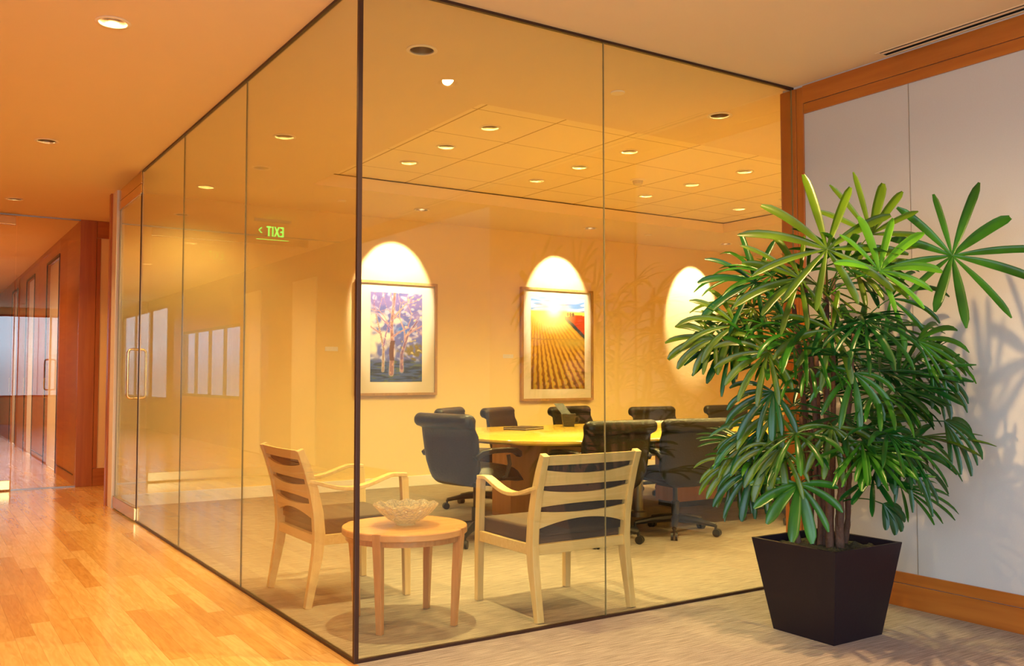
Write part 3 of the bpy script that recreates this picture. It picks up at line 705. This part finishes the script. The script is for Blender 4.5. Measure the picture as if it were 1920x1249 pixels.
prof = [(.001, .012), (.040, .012), (.075, .035), (.115, .065), (.150, .098), (.154, .100), (.158, .098), (.124, .060), (.085, .028), (.045, .006), (.048, 0), (.001, 0)]
for i in range(n):
    a = 2*PI*i/n
    for k, (r, z) in enumerate(prof):
        g = 1.0
        if 2 <= k <= 8: g = 1+(.018 if i % 2 else -.018)
        zz = z+(.006*math.cos(a*12) if 4 <= k <= 6 else 0)
        vs.append((r*g*math.cos(a), r*g*math.sin(a), zz))
m_ = len(prof)
for i in range(n):
    j = (i+1) % n
    for k in range(m_-1): fs.append((i*m_+k, j*m_+k, j*m_+k+1, i*m_+k+1))
tag(MB().add(vs, fs).build('crystal_bowl', crystal(), loc=(TC[0]+.005, TC[1]-.0, .462)), 'flared cut crystal bowl sparkling on the round side table', 'bowl')

# ------------------------------------------------------------ office chairs
def office_chair(label, loc, heading, dz=0):
    """local: faces +Y; heading: compass angle from +Y towards +X, degrees"""
    t = thing('leather_office_chair', label, 'chair', loc, -math.radians(heading), 'black leather chairs around the conference table')
    # backrest: closed side profile swept across the width
    front = [(-.195, .40), (-.215, .47), (-.222, .53), (-.232, .59), (-.240, .65), (-.250, .71), (-.258, .77), (-.268, .815)]
    roll = [(-.268+ -.045+.050*math.cos(a), .825+.050*math.sin(a)) for a in [math.radians(v) for v in (10, 35, 60, 85, 110, 135, 160, 185, 210, 235, 262)]]
    back = [(-.298, .765), (-.292, .70), (-.284, .62), (-.275, .54), (-.262, .46), (-.240, .385), (-.215, .37)]
    loop = [(y, z) for y, z in front+roll+back]; nl = len(loop); hw = .295
    us = [-1, -.985, -.95, -.88, -.76, -.6, -.4, -.2, 0, .2, .4, .6, .76, .88, .95, .985, 1]
    vs = []; fs = []
    cy = [(-.24 if z < .77 else -.30) for y, z in loop]
    for u in us:
        e = abs(u)**6; k = max(0, (abs(u)-.45)/.55)**2.6*.30; shr = 1-.55*max(0, abs(u)-.93)/.07*.8
        for i, (y, z) in enumerate(loop):
            cz = .825 if z > .77 else z
            yy = cy[i]+(y-cy[i])*shr; zz = cz+(z-cz)*shr
            if zz < .78: zz = zz+k*(.78-zz)*(1 if zz < .7 else .5)
            groove = 0
            if i < len(front) and abs(u) < .9: groove = -.010*(1-abs(math.sin((z-.40)/.105*PI)))**2
            w = hw*(1-.05*max(0, (.78-z)/.4))
            if z > .78: w = hw+.008
            vs.append((u*w, yy+groove+.018*u*u, zz+dz))
    for a in range(len(us)-1):
        for i in range(nl):
            j = (i+1) % nl; fs.append((a*nl+i, a*nl+j, (a+1)*nl+j, (a+1)*nl+i))
    fs.append(tuple(range(nl))); fs.append(tuple((len(us)-1)*nl+i for i in reversed(range(nl))))
    MB().add(vs, fs).build('backrest', M['leather'], t, smooth=60)
    # seat
    vs = []; fs = []; nx, ny = 12, 12
    for side in (0, 1):
        for i in range(nx+1):
            for j in range(ny+1):
                u = -1+2*i/nx; v = -1+2*j/ny; e = (1-u**6)*(1-v**6)
                z = (.425+.075*e**.5+.008*(1-u*u)*(1-v*v)) if side else (.425-.035*e**.5)
                if v > .4: z -= .035*((v-.4)/.6)**2
                ru = 1-.06*v**6
                vs.append((u*.26*ru, .02+v*.245*(1-.08*u**6), z+dz))
    m = (nx+1)*(ny+1)
    for i in range(nx):
        for j in range(ny):
            a = i*(ny+1)+j; b = a+ny+1; fs.append((a+m, b+m, b+m+1, a+m+1)); fs.append((a, a+1, b+1, b))
    rim = [i*(ny+1) for i in range(nx+1)]+[nx*(ny+1)+j for j in range(1, ny+1)]+[i*(ny+1)+ny for i in range(nx-1, -1, -1)]+[j for j in range(ny-1, 0, -1)]
    for a, b in zip(rim, rim[1:]+rim[:1]): fs.append((a, b, b+m, a+m))
    MB().add(vs, fs).build('seat', M['leather'], t, smooth=60)
    for s in (-1, 1):
        x = s*.285
        arc = [(x, -.25, .60, .024, .020), (x, -.20, .632, .026, .020), (x, -.10, .645, .028, .018), (x, .02, .645, .030, .018), (x, .11, .638, .031, .019), (x, .155, .615, .029, .020), (x, .165, .590, .022, .012)]
        MB().bar([(a, b, c+min(dz, .02), d, e) for a, b, c, d, e in arc]).build('armrest', M['leather'], t, bevel=.010, seg=3, smooth=50)
        MB().tube([(x*.98, .06, .63), (x, .07, .52+dz), (x*.95, .05, .43+dz), (x*.55, 0, .388+dz)], [.014, .015, .015, .012], 8).build('arm_support', M['blackpl'], t, smooth=True)
    MB().box((-.10, -.12, .355+dz), (.10, .10, .39+dz)).tube([(.08, 0, .365+dz), (.2, .02, .36+dz), (.235, .02, .355+dz)], .006, 6).build('tilt_mechanism', M['blackpl'], t)
    MB().lathe([(.030, .09), (.030, .24), (.018, .245), (.018, .36+dz)], n=20).build('gas_column', M['blackpl'], t, smooth=40)
    for k in range(5):
        a = 2*PI*k/5+.3; c, s_ = math.cos(a), math.sin(a)
        MB().tube([(c*.02, s_*.02, .115), (c*.17, s_*.17, .105), (c*.31, s_*.31, .082)], [.032, .024, .016], 8).build('base_leg', M['blackpl'], t, smooth=40)
        px, py = c*.31, s_*.31; mb = MB()
        for o in (-.015, .015):
            mb.tube([(px-s_*(o-.009)+c*.01, py+c*(o-.009)+s_*.01, .029), (px-s_*(o+.009)+c*.01, py+c*(o+.009)+s_*.01, .029)], .029, 16)
        mb.tube([(px, py, .035), (px, py, .085)], .010, 8)
        mb.build('caster', M['blackpl'], t, smooth=40)
    return t
OC = [
 ('grey-looking leather office chair at the left end of the conference table', (3.43, 5.74), 80, .045),
 ('black leather office chair half hidden behind the leftmost office chair', (4.33, 7.16), 140, .02),
 ('leather office chair seen side-on beyond the flat folder on the table', (5.01, 7.46), 150, .0),
 ('black leather office chair behind the pencil cup, under the field picture', (5.73, 7.33), 168, .0),
 ('leather office chair on the far side, just right of the glass seam', (6.50, 7.00), 180, -.01),
 ('black leather office chair on the far side, farthest right, partly behind the palm leaves', (7.52, 6.95), 182, -.01),
 ('black leather office chair on the near side, behind the slatted armchair and the glass seam', (4.16, 5.27), 2, .0),
 ('black leather office chair on the near side, right of the slatted armchair, with pale reflections', (4.86, 5.20), 8, .0),
 ('black leather office chair on the near side, mostly hidden behind the palm', (6.05, 5.25), 0, .0)]
for lb, (x, y), hd, dz in OC: office_chair(lb, (x, y, 0), hd, dz)

# ------------------------------------------------------------ conference table
t = thing('conference_table', 'long rounded conference table with glossy yellow maple top', 'table', (5.43, 6.05, 0))
def rrect(hx, hy, r, n=10):
    pts = []
    for cx, cy, a0 in ((hx-r, hy-r, 0), (-hx+r, hy-r, PI/2), (-hx+r, -hy+r, PI), (hx-r, -hy+r, 1.5*PI)):
        for k in range(n+1): a = a0+PI/2*k/n; pts.append((cx+r*math.cos(a), cy+r*math.sin(a)))
    return pts
def slab(name, m, parent, hx, hy, r, lv):
    vs = []; fs = []; n = None
    for ins, z in lv:
        P = rrect(hx-ins, hy-ins, r-ins); n = len(P); vs += [(a, b, z) for a, b in P]
    for i in range(len(lv)-1):
        for k in range(n): k2 = (k+1) % n; fs.append((i*n+k, i*n+k2, (i+1)*n+k2, (i+1)*n+k))
    fs.append(tuple(reversed(range(n)))); fs.append(tuple((len(lv)-1)*n+k for k in range(n)))
    return MB().add(vs, fs).build(name, m, parent, smooth=30)
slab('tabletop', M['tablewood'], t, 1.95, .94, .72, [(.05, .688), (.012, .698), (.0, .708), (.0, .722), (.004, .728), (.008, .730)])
slab('under_frame', M['blackpl'], t, 1.45, .55, .3, [(0, .655), (0, .6885)])
for x0, x1 in ((-1.42, -.35), (.35, 1.42)):
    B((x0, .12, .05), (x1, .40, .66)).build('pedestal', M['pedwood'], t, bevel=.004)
    B((x0+.02, .14, 0), (x1-.02, .38, .052)).build('plinth', M['blackpl'], t)
MB().lathe([(.075, 0), (.075, .04), (.045, .05), (.045, .66)], c=(-.25, -.05, 0), n=28).build('column', M['steel'], t, smooth=40)
MB().lathe([(.075, 0), (.075, .04), (.045, .05), (.045, .66)], c=(1.35, -.05, 0), n=28).build('column', M['steel'], t, smooth=40)
p = unproj(982, 805, 1); k = (EYE-.73)/(EYE-p.z); P = Vector((p.x*k, p.y*k, .7305))
t2 = thing('leather_folder', 'flat black folder lying on the yellow table top', 'folder', P, math.radians(25))
B((-.15, -.11, 0), (.15, .11, .008)).build('lower_cover', M['leather'], t2, bevel=.002); B((-.148, -.108, .008), (.148, .108, .013)).build('pages', M['paper'], t2); B((-.15, -.11, .013), (.15, .11, .020)).build('upper_cover', M['leather'], t2, bevel=.002)
p = unproj(1066, 800, 1); k = (EYE-.73)/(EYE-p.z); P = Vector((p.x*k, p.y*k, .7305))
t3 = thing('pencil_cup', 'dark square tapered cup holding a card on the table top', 'cup', P, math.radians(-30))
def frustum(a, b, h, z0=0, inner=None):
    mb = MB(); 
    vs = [(sx*a, sy*a, z0) for sx, sy in ((-1,-1),(1,-1),(1,1),(-1,1))]+[(sx*b, sy*b, z0+h) for sx, sy in ((-1,-1),(1,-1),(1,1),(-1,1))]
    fs = [(0,3,2,1)]+[(i, (i+1) % 4, 4+(i+1) % 4, 4+i) for i in range(4)]
    w = inner or .006
    vs += [(sx*(b-w), sy*(b-w), z0+h) for sx, sy in ((-1,-1),(1,-1),(1,1),(-1,1))]
    hb = h*.12 if not inner else h*.2
    vs += [(sx*(b-w-(b-a)*.12), sy*(b-w-(b-a)*.12), z0+h-hb) for sx, sy in ((-1,-1),(1,-1),(1,1),(-1,1))]
    fs += [(4+i, 4+(i+1) % 4, 8+(i+1) % 4, 8+i) for i in range(4)]+[(8+i, 8+(i+1) % 4, 12+(i+1) % 4, 12+i) for i in range(4)]+[(12,13,14,15)]
    return mb.add(vs, fs)
frustum(.045, .062, .115).build('cup_body', M['blackpl'], t3, bevel=.002)
MB().add([(-.055, -.04, .10), (.03, -.04, .10), (.03, -.037, .10), (-.055, -.037, .10), (-.13, .03, .205), (-.045, .03, .205), (-.045, .033, .205), (-.13, .033, .205)], [(0,1,5,4),(2,3,7,6),(1,2,6,5),(3,0,4,7),(4,5,6,7),(0,3,2,1)]).build('card', M['blackpl'], t3)
MB().tube([(.055, 0, .09), (.085, 0, .088), (.092, 0, .06), (.082, 0, .035), (.05, 0, .03)], .007, 8).build('cup_handle', M['blackpl'], t3, smooth=True)
p = unproj(1243, 792, 1); k = (EYE-.73)/(EYE-p.z); P = Vector((p.x*k, p.y*k, .7305))
t4 = thing('note_pad', 'dark-edged note pad with a pen on the table between the two near chairs', 'note pad', P, .3)
B((-.14, -.1, 0), (.14, .1, .010)).build('pad', M['paper'], t4); MB().tube([(-.08, -.02, .014), (.07, .05, .014)], .004, 8).build('pen', M['blackpl'], t4)

# ------------------------------------------------------------ potted palm
PC = Vector((3.585, 2.83, 0))
t = thing('potted_lady_palm', 'tall bushy palm in a tapered square black planter', 'potted plant', PC)
frustum(.170, .237, .422, 0, .018).build('planter', M['planter'], t, bevel=.003)
rnd = random.Random(11)
nx = 22; vs = []; fs = []
for i in range(nx+1):
    for j in range(nx+1):
        x = -.212+.424*i/nx; y = -.212+.424*j/nx; vs.append((x, y, .372+.020*noise.noise(Vector((x*25, y*25, 3)))+.012*noise.noise(Vector((x*60, y*60, 7)))+.03*(1-(x*x+y*y)/.09)))
for i in range(nx):
    for j in range(nx): a = i*(nx+1)+j; fs.append((a, a+nx+1, a+nx+2, a+1))
tag(MB().add(vs, fs).build('soil', M['soil'], t, smooth=60), kind='stuff')
rt = Vector((math.cos(YAW), -math.sin(YAW), 0)); fwh = Vector((math.sin(YAW), math.cos(YAW), 0)); UP = Vector((0, 0, 1))
stems = []
for k in range(13):
    a = 2*PI*k/13+rnd.uniform(-.3, .3); r = rnd.uniform(.02, .13); base = Vector((r*math.cos(a), r*math.sin(a), .35))
    ht = rnd.uniform(.95, 1.75) if k % 3 else rnd.uniform(.6, 1.0)
    lean = Vector((math.cos(a), math.sin(a), 0))*rnd.uniform(.02, .16)
    pts = []; n_ = 16
    for i in range(n_+1):
        u = i/n_; pts.append(base+lean*u**1.3+UP*(ht-.35)*u+Vector((.008*math.sin(u*9+k), .008*math.cos(u*7+k), 0)))
    rad = [(.0135-.004*(i/n_))*(1+.22*(i % 2))*rnd.uniform(.9, 1.15) for i in range(n_+1)]
    mb = MB().tube(pts, rad, 8)
    for i in range(60):      # loose fibres on the cane
        u = rnd.random()*.8; q = pts[int(u*n_)]; aa = rnd.random()*6.28; d = Vector((math.cos(aa), math.sin(aa), rnd.uniform(.2, 1.2))).normalized()
        s0 = q+Vector((d.x, d.y, 0))*.008; w = d.cross(UP).normalized()*.0012; L = rnd.uniform(.015, .04)
        mb.add([s0-w, s0+w, s0+d*L], [(0, 1, 2)])
    mb.build('cane', M['cane'], t, smooth=60); stems.append(pts)
def frond(hub, ax, side, nrm, n, L, spread, droop, m, width=.032, fold=.25, rs=None):
    """a fan of blunt leaflets radiating from hub (plant-local)"""
    rs = rs or rnd; mb = MB()
    best = min(((q-hub).length+max(0, q.z-hub.z)*2, i, q) for i, s in enumerate(stems) for q in s[4:])[2]
    mid = (best+hub)/2+UP*.04
    pet = []
    for i in range(7): u = i/6; pet.append(best*(1-u)**2+mid*2*u*(1-u)+hub*u*u)
    mb.tube(pet, [.0038, .0034, .003, .0028, .0026, .0025, .003], 5)
    for k in range(n):
        f_ = 0 if n == 1 else -1+2*k/(n-1); a = f_*spread+rs.uniform(-.06, .06)
        d = (ax*math.cos(a)+side*math.sin(a)+nrm*rs.uniform(-.08, .16)).normalized(); l_ = L*(1-.22*abs(f_)**2)*rs.uniform(.86, 1.08)
        sd = nrm.cross(d).normalized(); wd = width*rs.uniform(.7, 1.2)*(1-.25*abs(f_)); ns = 9
        vs = []; fs = []; tipw = rs.uniform(.35, .7); dr = droop*rs.uniform(.7, 1.35); p = hub.copy(); dd = d.copy()
        for i in range(ns+1):
            u = i/ns
            w = wd*(.16+.84*math.sin(min(1, u*1.7+.02)*PI/2)) if u < .8 else wd*(1-(1-tipw)*((u-.8)/.2)**1.5)
            if i == ns: w *= .6
            nn_ = sd.cross(dd).normalized()
            if nn_.dot(nrm) < 0: nn_ = -nn_
            vs += [p-sd*w*.5+nn_*w*fold, p-sd*w*.25+nn_*w*fold*.15, p+nn_*w*fold*.45, p+sd*w*.25+nn_*w*fold*.15, p+sd*w*.5+nn_*w*fold]
            dd = (dd-UP*dr*.30*(u+.18)).normalized(); sd = (sd-dd*sd.dot(dd)).normalized(); p = p+dd*l_/ns
        for i in range(ns):
            for j in range(4): b = i*5+j; fs.append((b, b+1, b+6, b+5))
        lim = []
        for v in vs:
            x = min(v.x, RX-.02-PC.x); y = min(v.y, GY-.02-PC.y); lim.append((x, y, max(v.z, .02)))
        mb.add(lim, fs)
    return mb.build('frond', m, t, smooth=80)
def U(x, y, dep): return unproj(x, y, dep)-PC
def place(x, y, dep, rpx, ang, spread, n, droop=.25, m='leaf', tilt=0, width=.034, fold=.25):
    """ang: direction of the fan's middle leaflet as seen in the photograph (deg, 90 = up)"""
    hub = U(x, y, dep); a = math.radians(ang); ax = (rt*math.cos(a)+UP*math.sin(a)); nrm = (-fwh+UP*.35+rt*tilt).normalized()
    ax = (ax-nrm*ax.dot(nrm)).normalized(); frond(hub, ax, nrm.cross(ax).normalized(), nrm, n, rpx/F_PX*dep, math.radians(spread), droop, M[m], width, fold)
place(1550, 468, 3.85, 170, 95, 158, 11, .18, 'leafy', width=.042)
place(1785, 480, 4.05, 155, 20, 165, 12, .12, 'leaf', -.2, width=.044)
place(1648, 508, 3.80, 120, 45, 115, 9, .25, 'leafnew', .1, .04)
place(1632, 440, 4.05, 130, 75, 70, 7, .1, 'leafy', 0, .04)
place(1500, 522, 3.95, 130, 190, 110, 9, .3, 'leafy')
place(1415, 530, 4.2, 120, 170, 140, 9, .3, 'leaf2')
place(1670, 560, 4.2, 120, 10, 120, 8, .5, 'leaf')
place(1497, 908, 3.95, 110, 265, 100, 8, .35, 'leaf', 0, .045)
place(1655, 945, 4.05, 70, 320, 50, 5, .6, 'leaf2', .2, .04)
place(1690, 850, 4.0, 125, 330, 80, 8, .55, 'leaf2', .3, .034)
place(1380, 610, 4.15, 115, 200, 90, 8, .55, 'leafy')
place(1370, 655, 4.2, 100, 190, 80, 8, .5, 'leaf2')
place(1440, 660, 4.0, 110, 215, 90, 8, .5, 'leafy', -.2)
place(1745, 700, 4.1, 100, 340, 80, 8, .7, 'leaf2', .3)
place(1720, 640, 4.1, 130, 350, 60, 8, .5, 'leaf', .3)
place(1455, 775, 4.05, 110, 230, 80, 7, .7, 'leafy', -.3)
place(1420, 830, 4.15, 110, 225, 70, 8, .8, 'leafy', -.3)
place(1600, 700, 3.95, 110, 260, 100, 8, .6, 'leaf', 0)
place(1560, 620, 3.95, 120, 200, 120, 8, .5, 'leafy', 0)
place(1640, 820, 3.95, 110, 300, 90, 8, .6, 'leaf2', 0)
place(1415, 880, 4.1, 110, 235, 80, 8, .8, 'leaf2', -.3)
place(1465, 840, 4.0, 115, 240, 80, 8, .7, 'leafy', -.2)
place(1450, 735, 4.0, 110, 230, 80, 8, .7, 'leaf2', -.3)
place(1770, 790, 4.1, 110, 320, 60, 7, .8, 'leaf2', .3)
place(1560, 800, 3.95, 110, 265, 90, 8, .6, 'leafy', 0)
place(1340, 635, 4.15, 95, 195, 75, 8, .45, 'leafy', -.3)
place(1385, 865, 4.2, 110, 235, 70, 9, .7, 'leafy', -.3, .028)
place(1430, 800, 4.1, 120, 225, 70, 9, .6, 'leaf2', -.3, .028)
mats = ['leaf', 'leaf', 'leaf2', 'leaf2', 'leafy']
for k in range(80):
    z = rnd.uniform(.82, 1.70) if k % 7 else rnd.uniform(.62, .95)
    az = rnd.random()*2*PI; r = (.12+.34*math.sqrt(rnd.random()))*(1 if z < 1.5 else .8)*(1 if z > .8 else .85)
    hub = Vector((r*math.cos(az), r*math.sin(az), z)); out = Vector((math.cos(az), math.sin(az), rnd.uniform(-.3, .75))).normalized()
    q = hub+PC+out*.2-Vector((0, 0, EYE)); dp = q.dot(fwh); xx = 960+F_PX*q.dot(rt)/dp; yy = 704-F_PX*q.z/dp
    if xx < 1450 and 690 < yy < 800: continue
    side = out.cross(UP).normalized(); nrm = (side.cross(out)+side*rnd.uniform(-.6, .6)-fwh*rnd.uniform(0, .8)).normalized(); out = (out-nrm*out.dot(nrm)).normalized(); side = out.cross(nrm).normalized(); frond(hub, out, side, nrm, rnd.choice((7, 8, 9, 9, 10)), rnd.uniform(.23, .33), math.radians(rnd.uniform(70, 115)), rnd.choice((.08, .2, .35, .6, .8)), M[rnd.choice(mats)], rnd.uniform(.022, .034))
